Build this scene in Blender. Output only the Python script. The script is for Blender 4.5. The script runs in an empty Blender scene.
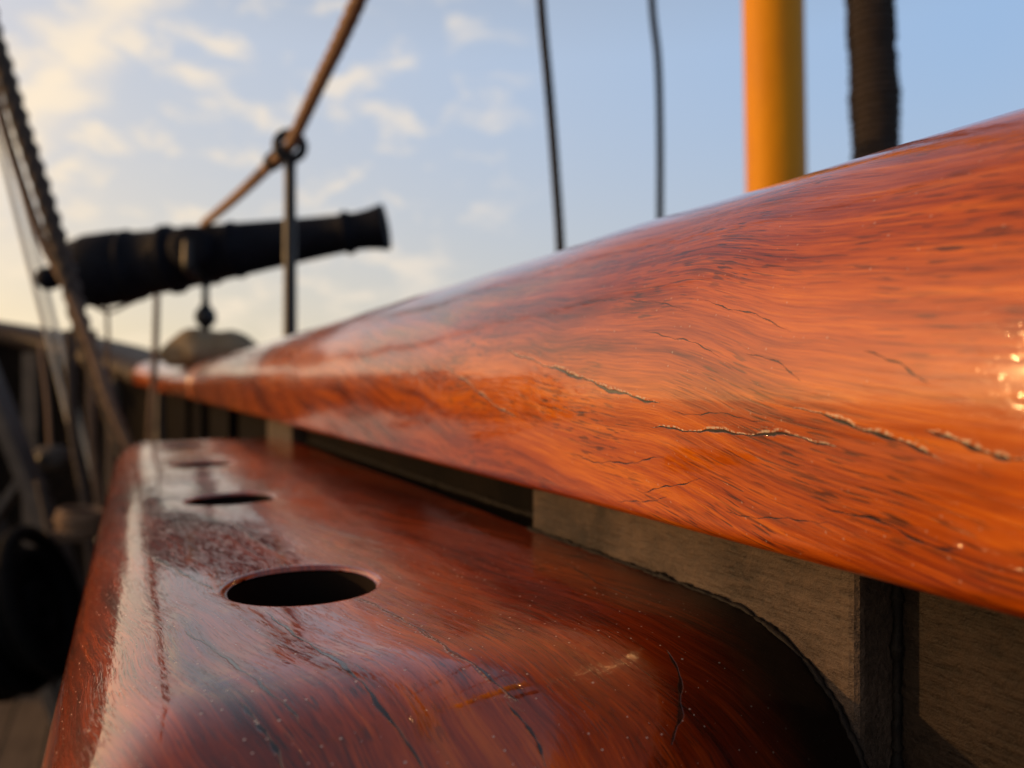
import bpy, math, random
import numpy as np
from mathutils import Vector, Matrix, noise as mnoise

# ------------------------------------------------------------------ camera, world, sun, exposure
scene = bpy.context.scene
COL = scene.collection
random.seed(7)
YAW = math.radians(27.0)           # the rails run along +Y, the camera looks 27 degrees to their right
EYE = 1.0                          # camera height above the deck
F = 740.0                          # focal length in picture widths of 1024

cam_d = bpy.data.cameras.new('camera'); cam = bpy.data.objects.new('camera', cam_d); COL.objects.link(cam)
cam.location = (0, 0, EYE)
cam.rotation_euler = (math.radians(90), 0, -YAW)
cam_d.sensor_width = 36; cam_d.lens = 36 * F / 1024
cam_d.clip_start = 0.005; cam_d.clip_end = 20000
cam_d.dof.use_dof = True; cam_d.dof.focus_distance = 0.119
cam_d.dof.aperture_fstop = 26 / 1.85
scene.camera = cam

SUN_EL = math.radians(11.0)
SUN_AZ = math.radians(63.0)        # to the left of +Y
w = bpy.data.worlds.new('World'); scene.world = w; w.use_nodes = True

class NT:
    """tiny helper around a node tree"""
    def __init__(s, tree): s.t = tree; s.n = tree.nodes; s.l = tree.links
    def __call__(s, typ, ins=None, **kw):
        n = s.n.new(typ)
        for k, v in kw.items(): setattr(n, k, v)
        for k, v in (ins or {}).items():
            if isinstance(v, bpy.types.NodeSocket): s.l.new(v, n.inputs[k])
            elif isinstance(v, bpy.types.Node): s.l.new(v.outputs[0], n.inputs[k])
            else: n.inputs[k].default_value = v
        return n
    def math(s, op, a, b=0.0, c=0.0, clamp=False):
        return s('ShaderNodeMath', {0: a, 1: b, 2: c}, operation=op, use_clamp=clamp).outputs[0]
    def vmath(s, op, a, b=(0, 0, 0)):
        return s('ShaderNodeVectorMath', {0: a, 1: b}, operation=op).outputs[0]
    def rng(s, v, a, b, c=0.0, d=1.0, interp='LINEAR'):
        return s('ShaderNodeMapRange', {0: v, 1: a, 2: b, 3: c, 4: d}, interpolation_type=interp).outputs[0]
    def mix(s, fac, a, b, blend='MIX'):
        n = s.n.new('ShaderNodeMix'); n.data_type = 'RGBA'; n.blend_type = blend
        for sock, v in ((n.inputs[0], fac), (n.inputs[6], a), (n.inputs[7], b)):
            if isinstance(v, bpy.types.NodeSocket): s.l.new(v, sock)
            else: sock.default_value = v if not (isinstance(v, tuple) and len(v) == 3) else (*v, 1)
        return n.outputs[2]
    def noise(s, vec, scale, detail=2.0, rough=0.5, dist=0.0):
        n = s('ShaderNodeTexNoise', {'Scale': scale, 'Detail': detail, 'Roughness': rough, 'Distortion': dist})
        s.l.new(vec, n.inputs['Vector']); return n
    def scalev(s, vec, sc, rot=(0, 0, 0), loc=(0, 0, 0)):
        n = s('ShaderNodeMapping', {'Scale': sc, 'Rotation': rot, 'Location': loc}); s.l.new(vec, n.inputs['Vector'])
        return n.outputs[0]
    def ramp(s, fac, stops):
        n = s('ShaderNodeValToRGB'); s.l.new(fac, n.inputs[0]); e = n.color_ramp.elements
        while len(e) < len(stops): e.new(0.5)
        for k, (p, c) in enumerate(stops):
            e[k].position = p; e[k].color = (*c, 1)
        return n.outputs[0]

def at(px, py, d):
    """pixel and distance -> point"""
    x = (px - 512) / F * d; z = -(py - 384) / F * d
    return Vector((x * math.cos(YAW) + d * math.sin(YAW), -x * math.sin(YAW) + d * math.cos(YAW), EYE + z))

def sdir_():
    return Vector((-math.sin(SUN_AZ) * math.cos(SUN_EL), math.cos(SUN_AZ) * math.cos(SUN_EL), math.sin(SUN_EL)))

def build_world():
    t = NT(w.node_tree); t.n.clear()
    sky = t('ShaderNodeTexSky', sky_type='NISHITA', sun_disc=False)
    sky.sun_elevation = SUN_EL; sky.sun_rotation = -SUN_AZ
    sky.altitude = 0; sky.air_density = 1.0; sky.dust_density = 2.2; sky.ozone_density = 1.6
    d = t('ShaderNodeTexCoord').outputs['Generated']
    sp = t('ShaderNodeSeparateXYZ'); t.l.new(d, sp.inputs[0]); x, y, z = sp.outputs
    # clouds on a flat layer overhead
    zz = t.math('ADD', t.math('MAXIMUM', z, 0.0), 0.09)
    cx = t.math('DIVIDE', x, zz); cy = t.math('DIVIDE', y, zz)
    cv = t('ShaderNodeCombineXYZ', {0: cx, 1: cy, 2: 0.0}).outputs[0]
    n1 = t.noise(t.scalev(cv, (1.0, 1.6, 1), (0, 0, math.radians(35)), (4.3, 1.7, 0)), 2.6, 8, 0.62, 0.2).outputs[0]
    n2 = t.noise(t.scalev(cv, (0.5, 0.5, 1), (0, 0, 0), (2.1, 5.2, 0)), 0.9, 3, 0.5).outputs[0]
    # more cloud towards the sun side
    sx, sy = -math.sin(SUN_AZ), math.cos(SUN_AZ)
    toward = t.math('ADD', t.math('MULTIPLY', x, sx), t.math('MULTIPLY', y, sy))
    cover = t.math('ADD', t.math('ADD', n1, t.math('MULTIPLY', n2, 0.35)), t.math('MULTIPLY', t.rng(toward, -0.2, 0.9), 0.16))
    m = t.rng(cover, 0.88, 1.2, 0, 1, 'SMOOTHSTEP')
    # a field of small altocumulus puffs over the bow and one long bright streak beside it
    def dirp(px, py): return (at(px, py, 1.0) - Vector((0, 0, EYE))).normalized()
    d0 = dirp(250, 120)
    dd = t('ShaderNodeVectorMath', {0: d, 1: tuple(d0)}, operation='DOT_PRODUCT').outputs['Value']
    field = t.rng(dd, 0.915, 0.985, 0, 1, 'SMOOTHSTEP')
    pv = t.scalev(d, (1, 1, 1.9))
    puff = t.noise(t.scalev(pv, (1, 1, 1), (0, 0, 0), (.31, .12, .57)), 13.0, 5, 0.55, 0.3).outputs[0]
    m2 = t.math('MULTIPLY', t.math('MULTIPLY', 0.85, t.rng(puff, 0.48, 0.70, 0, 1, 'SMOOTHSTEP')), field)
    pl = dirp(20, 120).cross(dirp(175, -60)).normalized()
    sd_ = t('ShaderNodeVectorMath', {0: d, 1: tuple(pl)}, operation='DOT_PRODUCT').outputs['Value']
    sw = t.math('ADD', t.math('ABSOLUTE', sd_), t.math('MULTIPLY', t.math('SUBTRACT', puff, 0.5), 0.10))
    d1 = dirp(60, 30); de = t('ShaderNodeVectorMath', {0: d, 1: tuple(d1)}, operation='DOT_PRODUCT').outputs['Value']
    m3 = t.math('MULTIPLY', t.rng(sw, 0.050, 0.0, 0, 1, 'SMOOTHSTEP'), t.rng(de, 0.93, 0.99, 0, 1, 'SMOOTHSTEP'))
    m = t.math('MAXIMUM', m, t.math('MAXIMUM', m2, m3))
    # thin high veil: warm and dense near the horizon and the sun, thin and blue overhead
    hz = t.math('POWER', t.rng(z, 0.40, 0.0, 0, 1), 1.5)
    sunny = t.rng(toward, -0.5, 1.0, 0, 1)
    warm = t.mix(t.math('POWER', sunny, 2.0), (5.4, 5.1, 4.4, 1), (12.0, 8.7, 3.9, 1))
    warm = t.mix(t.rng(toward, -0.5, -1.0), warm, (2.4, 2.5, 2.9, 1))
    blue = t.mix(sunny, (3.0, 4.4, 6.6, 1), (6.3, 6.0, 5.8, 1))
    blue = t.mix(t.rng(z, 0.40, 0.85), blue, (1.4, 1.5, 1.8, 1))
    veil = t.mix(hz, blue, warm)
    skyc = t.mix(0.85, sky.outputs[0], veil)
    # aureole of the low sun in the haze
    dt = t.vmath('DOT_PRODUCT', d, tuple(sdir_()))
    au = dt.node.outputs['Value']
    glow = t.math('POWER', t.rng(au, 0.35, 1.0), 3.0)
    skyc = t.mix(1.0, skyc, t.mix(glow, (0, 0, 0, 1), (11.0, 5.6, 1.5, 1)), 'ADD')
    ccol = t.mix(sunny, (6.0, 5.8, 5.8, 1), (9.6, 7.6, 4.9, 1))
    col = t.mix(t.math('MULTIPLY', m, t.rng(z, 0.75, 0.40, 0.1, 0.85)), skyc, ccol)
    bg = t('ShaderNodeBackground', {'Strength': 0.12}); t.l.new(col, bg.inputs[0])
    out = t('ShaderNodeOutputWorld'); t.l.new(bg.outputs[0], out.inputs[0])
build_world()

sd = bpy.data.lights.new('sun', 'SUN'); sd.energy = 2.35; sd.angle = math.radians(0.6); sd.color = (1.0, 0.54, 0.20)
sun = bpy.data.objects.new('sun', sd); COL.objects.link(sun)
sdir = Vector((-math.sin(SUN_AZ) * math.cos(SUN_EL), math.cos(SUN_AZ) * math.cos(SUN_EL), math.sin(SUN_EL)))
sun.rotation_euler = sdir.to_track_quat('Z', 'Y').to_euler(); sun.location = (-3, 3, 4)

vs = scene.view_settings
vs.view_transform = 'Standard'; vs.look = 'None'; vs.gamma = 1; vs.use_curve_mapping = False; vs.exposure = 0.05
scene.cycles.max_bounces = 8

# ------------------------------------------------------------------ helpers
def mesh_obj(name, verts, faces, mat, parent=None, smooth=True, attrs=None):
    me = bpy.data.meshes.new(name)
    me.from_pydata([tuple(v) for v in verts] if not isinstance(verts, np.ndarray) else verts.tolist(), [], faces if isinstance(faces, list) else faces.tolist())
    me.materials.append(mat)
    if smooth: me.polygons.foreach_set('use_smooth', [True] * len(me.polygons))
    for k, a in (attrs or {}).items():
        if getattr(a, 'ndim', 1) == 2:
            at_ = me.attributes.new(k, 'FLOAT_VECTOR', 'POINT'); at_.data.foreach_set('vector', a.ravel())
        else:
            at_ = me.attributes.new(k, 'FLOAT', 'POINT'); at_.data.foreach_set('value', a)
    me.update()
    o = bpy.data.objects.new(name, me); COL.objects.link(o)
    if parent: o.parent = parent; o.matrix_parent_inverse = Matrix.Translation(parent.location).inverted() if False else Matrix.Identity(4)
    return o

def tag(o, label=None, cat=None, group=None, kind=None):
    if label: o['label'] = label
    if cat: o['category'] = cat
    if group: o['group'] = group
    if kind: o['kind'] = kind
    return o

def empty(name, label, cat, loc=(0, 0, 0), group=None):
    o = bpy.data.objects.new(name, None); COL.objects.link(o); o.location = loc
    o.empty_display_size = 0.05
    return tag(o, label, cat, group)

def child(o, parent):
    """parent keeping the mesh where it is (meshes are written in world coordinates)"""
    o.parent = parent; o.matrix_parent_inverse = Matrix.Translation(-Vector(parent.location)); return o

def box(name, lo, hi, mat, bevel=0.002, parent=None, seg=2):
    x0, y0, z0 = lo; x1, y1, z1 = hi
    v = [(x0, y0, z0), (x1, y0, z0), (x1, y1, z0), (x0, y1, z0), (x0, y0, z1), (x1, y0, z1), (x1, y1, z1), (x0, y1, z1)]
    f = [(0, 3, 2, 1), (4, 5, 6, 7), (0, 1, 5, 4), (1, 2, 6, 5), (2, 3, 7, 6), (3, 0, 4, 7)]
    o = mesh_obj(name, v, f, mat, smooth=False)
    if bevel:
        b = o.modifiers.new('bevel', 'BEVEL'); b.width = bevel; b.segments = seg; b.limit_method = 'ANGLE'
    if parent: child(o, parent)
    return o

def catmull(pts, n):
    pts = [Vector(p) for p in pts]
    P = [2 * pts[0] - pts[1]] + pts + [2 * pts[-1] - pts[-2]]
    out = []
    for i in range(1, len(P) - 2):
        for k in range(n):
            u = k / n
            a, b, c, d = P[i - 1], P[i], P[i + 1], P[i + 2]
            out.append(0.5 * ((2 * b) + (-a + c) * u + (2 * a - 5 * b + 4 * c - d) * u * u + (-a + 3 * b - 3 * c + d) * u ** 3))
    out.append(P[-2]); return out

def resample(pts, step):
    out = [pts[0]]; acc = 0.0
    for a, b in zip(pts[:-1], pts[1:]):
        L = (b - a).length
        if L < 1e-9: continue
        t = step - acc
        while t <= L:
            out.append(a + (b - a) * (t / L)); t += step
        acc = (acc + L) % step
    out.append(pts[-1]); return out

def frames(pts):
    T = []
    for i in range(len(pts)):
        a = pts[max(i - 1, 0)]; b = pts[min(i + 1, len(pts) - 1)]
        v = (b - a); T.append(v.normalized() if v.length > 0 else Vector((0, 0, 1)))
    up = Vector((0.3, 1, 0.1)) if abs(T[0].z) > 0.7 else Vector((0, 0, 1))
    N = (up - T[0] * up.dot(T[0])).normalized(); fr = []
    for t in T:
        N = (N - t * N.dot(t)).normalized(); fr.append((t, N, t.cross(N)))
    return fr

def tube_data(pts, radius, seg=12, lobes=0, pitch=0.1, depth=0.16, rfun=None, base=0):
    fr = frames(pts); V = []; Fc = []; s = 0
    for i, p in enumerate(pts):
        if i: s += (pts[i] - pts[i - 1]).length
        r0 = radius * (rfun(s, i / (len(pts) - 1)) if rfun else 1)
        for k in range(seg):
            th = 2 * math.pi * k / seg
            r = r0
            if lobes:
                c = math.cos(lobes * (th - 2 * math.pi * s / pitch) / 1.0)
                r = r0 * (1 - depth + depth * math.sqrt(max(0, (c + 1) / 2)) * 1.3)
            V.append(p + (fr[i][1] * math.cos(th) + fr[i][2] * math.sin(th)) * r)
    n = len(pts)
    for i in range(n - 1):
        for k in range(seg):
            a = i * seg + k; b = i * seg + (k + 1) % seg
            Fc.append((base + a, base + b, base + b + seg, base + a + seg))
    Fc.append(tuple(base + k for k in range(seg))[::-1]); Fc.append(tuple(base + (n - 1) * seg + k for k in range(seg)))
    return V, Fc

def rope(name, pts, radius, mat, label=None, cat='rope', lobes=3, pitch=None, smoothn=10, parent=None, group=None, seg=18, step=None, depth=.16, rfun=None):
    pts = [Vector(p) for p in pts]
    P = resample(catmull(pts, smoothn) if len(pts) > 2 else pts, step or radius * 0.7)
    V, Fc = tube_data(P, radius, seg, lobes, pitch or radius * 7, depth, rfun)
    o = mesh_obj(name, V, Fc, mat)
    if parent: child(o, parent)
    if label: tag(o, label, cat, group)
    return o

def lathe_data(prof, origin, axis, seg=48, closed=False):
    """prof: (distance along axis, radius)"""
    axis = Vector(axis).normalized(); up = Vector((0, 0, 1)) if abs(axis.z) < 0.9 else Vector((1, 0, 0))
    n = (up - axis * up.dot(axis)).normalized(); b = axis.cross(n)
    V = []; Fc = []
    for h, r in prof:
        for k in range(seg):
            th = 2 * math.pi * k / seg
            V.append(Vector(origin) + axis * h + (n * math.cos(th) + b * math.sin(th)) * max(r, 1e-5))
    for i in range(len(prof) - 1):
        for k in range(seg):
            a = i * seg + k; c = i * seg + (k + 1) % seg
            Fc.append((a, c, c + seg, a + seg))
    Fc.append(tuple(range(seg))[::-1]); Fc.append(tuple((len(prof) - 1) * seg + k for k in range(seg)))
    return V, Fc

def lathe(name, prof, origin, axis, mat, parent=None, seg=48):
    V, Fc = lathe_data(prof, origin, axis, seg)
    o = mesh_obj(name, V, Fc, mat)
    if parent: child(o, parent)
    return o

def torus_data(center, axis, R, r, seg=40, rs=14, base=0):
    axis = Vector(axis).normalized(); up = Vector((0, 0, 1)) if abs(axis.z) < 0.9 else Vector((1, 0, 0))
    n = (up - axis * up.dot(axis)).normalized(); b = axis.cross(n); V = []; Fc = []
    for i in range(seg):
        a = 2 * math.pi * i / seg; rad = n * math.cos(a) + b * math.sin(a)
        for k in range(rs):
            c = 2 * math.pi * k / rs
            V.append(Vector(center) + rad * (R + r * math.cos(c)) + axis * (r * math.sin(c)))
    for i in range(seg):
        for k in range(rs):
            a = i * rs + k; a2 = i * rs + (k + 1) % rs; c = ((i + 1) % seg) * rs + k; c2 = ((i + 1) % seg) * rs + (k + 1) % rs
            Fc.append((base + a, base + c, base + c2, base + a2))
    return V, Fc

# ------------------------------------------------------------------ materials
def new_mat(name):
    m = bpy.data.materials.new(name); m.use_nodes = True; t = NT(m.node_tree)
    b = t.n['Principled BSDF']; return m, t, b

def varnished_wood(name, stops, warp=0.02, seed=0.0, ridge=1.0, ior=1.7, lipside=1.0, joint_dark=False, pore=0.8, peel=1.0, coat_rough=0.07, tilt=0.0, dust=0.5, spec=0.1):
    m, t, b = new_mat(name)
    co0 = t('ShaderNodeTexCoord').outputs['Object']
    co = t('ShaderNodeAttribute', attribute_name='grain', attribute_type='GEOMETRY').outputs['Vector']
    co = t.scalev(co, (1, 1, 1), (0, 0, tilt), (seed, seed * 1.7, 0))
    wn = t.noise(co, 9.0, 2, 0.5).outputs[1]
    wv = t.vmath('MULTIPLY', t.vmath('SUBTRACT', wn, (0.5, 0.5, 0.5)), (warp * 2, warp, 0))
    wn2 = t.noise(co, 38.0, 2, 0.5).outputs[1]
    wv2 = t.vmath('MULTIPLY', t.vmath('SUBTRACT', wn2, (0.5, 0.5, 0.5)), (warp * .15, warp * .3, 0))
    c = t.vmath('ADD', t.vmath('ADD', co, wv), wv2)
    broad = t.noise(t.scalev(c, (26, 5, 26)), 1.0, 3, 0.55).outputs[0]
    mid = t.noise(t.scalev(c, (380, 15, 380)), 1.0, 5, 0.62).outputs[0]
    fine = t.noise(t.scalev(c, (2600, 90, 2600)), 1.0, 3, 0.6).outputs[0]
    f = t.math('ADD', t.math('MULTIPLY', broad, 0.55), t.math('ADD', t.math('MULTIPLY', mid, 0.45), t.math('MULTIPLY', fine, 0.26)))
    f = t.rng(f, 0.49, 0.78)
    col = t.ramp(f, stops)
    # pores: short dark dashes along the grain
    pv = t.noise(t.scalev(c, (2600, 190, 2600), (0, 0, 0), (3, 1, 2)), 1.0, 1, 0.4).outputs[0]
    pm = t.noise(t.scalev(c, (60, 25, 60)), 1.0, 2, 0.5).outputs[0]
    por = t.math('MULTIPLY', t.rng(pv, 0.57, 0.66, 0, 1, 'SMOOTHSTEP'), t.rng(pm, 0.40, 0.58))
    # longer dark figure lines
    lv = t.noise(t.scalev(c, (1300, 42, 1300), (0, 0, 0), (1, 6, 2)), 1.0, 2, 0.5).outputs[0]
    lin = t.math('MULTIPLY', t.rng(lv, 0.56, 0.64, 0, 1, 'SMOOTHSTEP'), t.rng(pm, 0.45, 0.62))
    drk = t.math('MAXIMUM', t.math('MULTIPLY', por, pore), t.math('MULTIPLY', lin, pore * 0.75))
    col = t.mix(drk, col, (0.022, 0.008, 0.004, 1))
    # open checks: thin dark splits, lower varnish lip painted pale as if catching light
    sd_ = t('ShaderNodeAttribute', attribute_name='check_dist', attribute_type='GEOMETRY').outputs['Fac']
    wdr = t('ShaderNodeAttribute', attribute_name='check_width', attribute_type='GEOMETRY').outputs['Fac']
    wd = t.math('ABSOLUTE', wdr)
    jn = t.noise(co, 1900, 3, 0.65).outputs[0]
    sdj = t.math('ADD', sd_, t.math('MULTIPLY', t.math('SUBTRACT', jn, 0.5), 0.30))
    rel = t.math('DIVIDE', t.math('ABSOLUTE', sdj), t.math('MAXIMUM', wd, 0.002))
    at_ = t.math('MULTIPLY', t.rng(rel, 1.25, 0.75), t.math('GREATER_THAN', wd, 0.012))
    relr = t.math('DIVIDE', t.math('MULTIPLY', sdj, lipside), t.math('MAXIMUM', wd, 0.002))
    rim = t.math('MULTIPLY', t.math('MULTIPLY', t.rng(relr, 0.8, 1.2), t.rng(relr, 3.0, 2.0)), t.math('GREATER_THAN', wdr, 0.03))
    gn = t.noise(co, 1500, 2, 0.6).outputs[0]
    rim = t.math('MULTIPLY', rim, t.rng(gn, 0.44, 0.56))
    col = t.mix(rim, col, (0.40, 0.29, 0.20, 1))
    col = t.mix(at_, col, (0.012, 0.008, 0.006, 1))
    # settled dust specks
    vo = t('ShaderNodeTexVoronoi', {'Scale': 420.0, 'Randomness': 1.0}, voronoi_dimensions='2D'); t.l.new(co, vo.inputs['Vector'])
    vsz = t('ShaderNodeSeparateColor'); t.l.new(vo.outputs['Color'], vsz.inputs[0])
    rad = t.math('MULTIPLY', t.math('POWER', t.rng(vsz.outputs[0], 0.45, 1.0), 2.0), 0.085)
    spk = t.math('MULTIPLY', t.math('LESS_THAN', vo.outputs['Distance'], rad), dust)
    col = t.mix(spk, col, (0.50, 0.40, 0.32, 1))
    if joint_dark:   # near-black, less glossy patch along the joint with the post at the near end
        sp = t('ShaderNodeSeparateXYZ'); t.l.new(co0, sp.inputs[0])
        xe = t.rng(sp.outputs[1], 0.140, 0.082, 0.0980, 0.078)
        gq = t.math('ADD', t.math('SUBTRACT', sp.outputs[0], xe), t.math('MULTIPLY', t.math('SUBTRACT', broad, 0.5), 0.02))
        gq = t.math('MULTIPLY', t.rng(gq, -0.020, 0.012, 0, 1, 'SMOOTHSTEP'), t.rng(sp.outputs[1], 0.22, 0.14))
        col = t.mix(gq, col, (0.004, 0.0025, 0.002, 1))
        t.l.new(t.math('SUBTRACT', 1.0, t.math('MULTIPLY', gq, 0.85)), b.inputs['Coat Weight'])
    t.l.new(col, b.inputs['Base Color'])
    b.inputs['Roughness'].default_value = 0.42
    b.inputs['Specular IOR Level'].default_value = spec
    b.inputs['Coat Weight'].default_value = 1.0
    b.inputs['Coat IOR'].default_value = ior
    t.l.new(t.math('ADD', t.math('ADD', t.math('MULTIPLY', mid, 0.03), coat_rough - 0.015), t.math('MULTIPLY', t.math('MAXIMUM', spk, rim), 0.4)), b.inputs['Coat Roughness'])
    # varnish surface: brush ripples along the grain plus sunken pores
    rp = t.noise(t.scalev(c, (1500, 170, 1500), (0, 0, 0), (5, 2, 1)), 1.0, 3, 0.65).outputs[0]
    op = t.noise(t.scalev(co, (190, 70, 1)), 1.0, 2, 0.5).outputs[0]
    wav = t.noise(t.scalev(co, (46, 9, 1)), 1.0, 2, 0.5).outputs[0]
    rm_ = t.noise(t.scalev(co, (45, 22, 45), (0, 0, 0), (2, 7, 3)), 1.0, 2, 0.5).outputs[0]
    rp = t.math('MULTIPLY', t.rng(rp, 0.50, 0.66, 0, 1, 'SMOOTHSTEP'), t.rng(rm_, 0.36, 0.62, 0.15, 1))
    h = t.math('ADD', t.math('MULTIPLY', rp, 0.55 * ridge), t.math('ADD', t.math('MULTIPLY', op, 1.3), t.math('MULTIPLY', wav, 6.0)))
    h = t.math('ADD', h, t.math('SUBTRACT', t.math('MULTIPLY', rim, 0.5), t.math('MULTIPLY', at_, 1.2)))
    h = t.math('ADD', h, t.math('SUBTRACT', t.math('MULTIPLY', spk, 0.8), t.math('MULTIPLY', drk, 0.2)))
    bp = t('ShaderNodeBump', {'Strength': 1.0, 'Distance': 0.00011 * peel}); t.l.new(h, bp.inputs['Height'])
    t.l.new(bp.outputs[0], b.inputs['Coat Normal'])
    bp2 = t('ShaderNodeBump', {'Strength': 0.6, 'Distance': 0.0002}); t.l.new(fine, bp2.inputs['Height'])
    t.l.new(bp2.outputs[0], b.inputs['Normal'])
    return m

def simple(name, colA, colB=None, rough=0.6, scale=40, bump=0.0, bscale=200, stretch=(1, 1, 1), metal=0.0, coat=0.0, spec=0.4, detail=4, lo=.35, hi=.65):
    m, t, b = new_mat(name)
    co = t('ShaderNodeTexCoord').outputs['Object']; c = t.scalev(co, stretch)
    n = t.noise(c, scale, detail, 0.6).outputs[0]
    col = t.mix(t.rng(n, lo, hi), (*colA, 1), (*(colB or colA), 1)); t.l.new(col, b.inputs['Base Color'])
    b.inputs['Metallic'].default_value = metal; b.inputs['Coat Weight'].default_value = coat; b.inputs['Coat Roughness'].default_value = 0.12
    t.l.new(t.rng(n, 0.3, 0.7, rough - 0.08, rough + 0.08), b.inputs['Roughness'])
    b.inputs['Specular IOR Level'].default_value = spec
    if bump:
        n2 = t.noise(c, bscale, 5, 0.65).outputs[0]
        bp = t('ShaderNodeBump', {'Strength': 1.0, 'Distance': bump}); t.l.new(n2, bp.inputs['Height']); t.l.new(bp.outputs[0], b.inputs['Normal'])
    return m

M_CAP = varnished_wood('varnished_mahogany_cap', [(0.0, (0.06, 0.004, 0.0)), (0.32, (0.22, 0.030, 0.0)), (0.68, (0.42, 0.082, 0.0)), (1.0, (0.58, 0.15, 0.0))],
                       warp=0.013, seed=0.37, pore=0.75, peel=0.75, tilt=0.13, dust=0.3, coat_rough=0.09, ridge=0.55, ior=1.6)
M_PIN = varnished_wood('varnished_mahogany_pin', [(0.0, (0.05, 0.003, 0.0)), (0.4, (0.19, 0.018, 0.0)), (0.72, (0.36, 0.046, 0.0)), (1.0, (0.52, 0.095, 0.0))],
                       warp=0.016, seed=1.21, pore=0.7, peel=0.4, tilt=-0.24, dust=1.0, coat_rough=0.04, ridge=.9, ior=1.95, joint_dark=True)
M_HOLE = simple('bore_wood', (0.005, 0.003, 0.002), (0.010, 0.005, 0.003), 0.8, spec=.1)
M_POST = simple('weathered_brown_paint', (0.040, 0.025, 0.016), (0.125, 0.080, 0.050), 0.55, 75, 0.0010, 480, (1, .5, 1), detail=8, spec=.25, lo=.3, hi=.7)
M_PLANK = simple('bulwark_paint', (0.014, 0.009, 0.006), (0.040, 0.025, 0.016), 0.6, spec=.15, scale=45, bump=0.0009, bscale=420, stretch=(1, 1, 1), detail=6)
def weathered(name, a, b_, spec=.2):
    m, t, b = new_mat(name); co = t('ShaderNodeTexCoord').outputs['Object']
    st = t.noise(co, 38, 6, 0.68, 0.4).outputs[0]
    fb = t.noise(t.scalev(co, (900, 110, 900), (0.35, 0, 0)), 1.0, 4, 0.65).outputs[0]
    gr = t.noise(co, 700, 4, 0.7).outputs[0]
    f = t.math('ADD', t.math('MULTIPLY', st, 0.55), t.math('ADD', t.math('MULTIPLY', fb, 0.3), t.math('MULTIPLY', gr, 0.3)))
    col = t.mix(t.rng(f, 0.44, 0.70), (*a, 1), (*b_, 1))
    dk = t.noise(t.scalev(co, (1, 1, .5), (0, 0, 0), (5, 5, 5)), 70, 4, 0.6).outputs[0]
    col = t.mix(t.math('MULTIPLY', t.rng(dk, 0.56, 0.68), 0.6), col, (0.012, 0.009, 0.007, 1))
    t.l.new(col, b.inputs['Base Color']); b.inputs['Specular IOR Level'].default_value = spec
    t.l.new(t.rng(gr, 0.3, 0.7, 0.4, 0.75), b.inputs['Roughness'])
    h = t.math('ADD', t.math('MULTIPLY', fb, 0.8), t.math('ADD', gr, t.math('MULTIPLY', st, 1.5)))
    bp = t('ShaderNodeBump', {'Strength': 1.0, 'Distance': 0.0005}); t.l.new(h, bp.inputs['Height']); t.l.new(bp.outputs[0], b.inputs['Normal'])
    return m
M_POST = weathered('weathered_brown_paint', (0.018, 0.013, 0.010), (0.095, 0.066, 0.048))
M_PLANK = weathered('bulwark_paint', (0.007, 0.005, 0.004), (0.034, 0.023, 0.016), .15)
M_TAR = simple('tar', (0.005, 0.004, 0.004), (0.016, 0.013, 0.011), 0.6, 200, 0.0004, 500, spec=.12)
M_IRON = simple('black_iron', (0.006, 0.006, 0.007), (0.014, 0.014, 0.015), 0.4, 60, 0.0003, 300, spec=0.35)
M_GUN = simple('gun_iron', (0.004, 0.005, 0.009), (0.008, 0.010, 0.016), 0.7, 30, 0.0003, 120, spec=0.10)
M_ROPE = simple('manila_rope', (0.23, 0.145, 0.095), (0.34, 0.23, 0.155), 0.85, 90, 0.0008, 600)
M_TARROPE = simple('tarred_rope', (0.028, 0.020, 0.016), (0.070, 0.048, 0.036), 0.8, 90, 0.0008, 500)
M_BROWNROPE = simple('brown_rope', (0.11, 0.062, 0.035), (0.18, 0.11, 0.065), 0.85, 70, 0.0008, 500)
M_PALEROPE = simple('pale_rope', (0.50, 0.44, 0.34), (0.60, 0.53, 0.42), 0.85, 70)
M_SERVED = simple('served_rope', (0.012, 0.008, 0.007), (0.034, 0.023, 0.019), 0.85, 120, 0.0012, 260, (1, 1, 3))
M_BLACKLINE = simple('black_line', (0.012, 0.011, 0.010), (0.024, 0.021, 0.019), 0.7, 90, 0.0004, 500, spec=.15)
M_YELLOW = simple('yellow_paint', (0.56, 0.215, 0.0), (0.66, 0.27, 0.0), 0.5, 14, 0.0012, 50, (1, 1, .3), spec=.15)
M_CANVAS = simple('olive_canvas', (0.19, 0.14, 0.085), (0.27, 0.22, 0.15), 0.9, spec=.1, scale=25, bump=.002, bscale=60)
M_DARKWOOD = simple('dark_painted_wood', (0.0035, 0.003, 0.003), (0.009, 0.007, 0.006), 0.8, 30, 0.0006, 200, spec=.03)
M_BOWCAP = simple('dull_bow_cap', (0.016, 0.008, 0.006), (0.03, 0.016, 0.011), 0.6, 30, 0.0006, 200, spec=.2)
M_GREYWOOD = simple('grey_weathered_wood', (0.05, 0.04, 0.034), (0.10, 0.082, 0.066), 0.8, 12, 0.001, 120, (1, .3, 1))
M_BLACKROPE = simple('black_mooring_rope', (0.005, 0.005, 0.005), (0.010, 0.009, 0.009), 0.8, 60, 0.001, 300, spec=.05)

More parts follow.
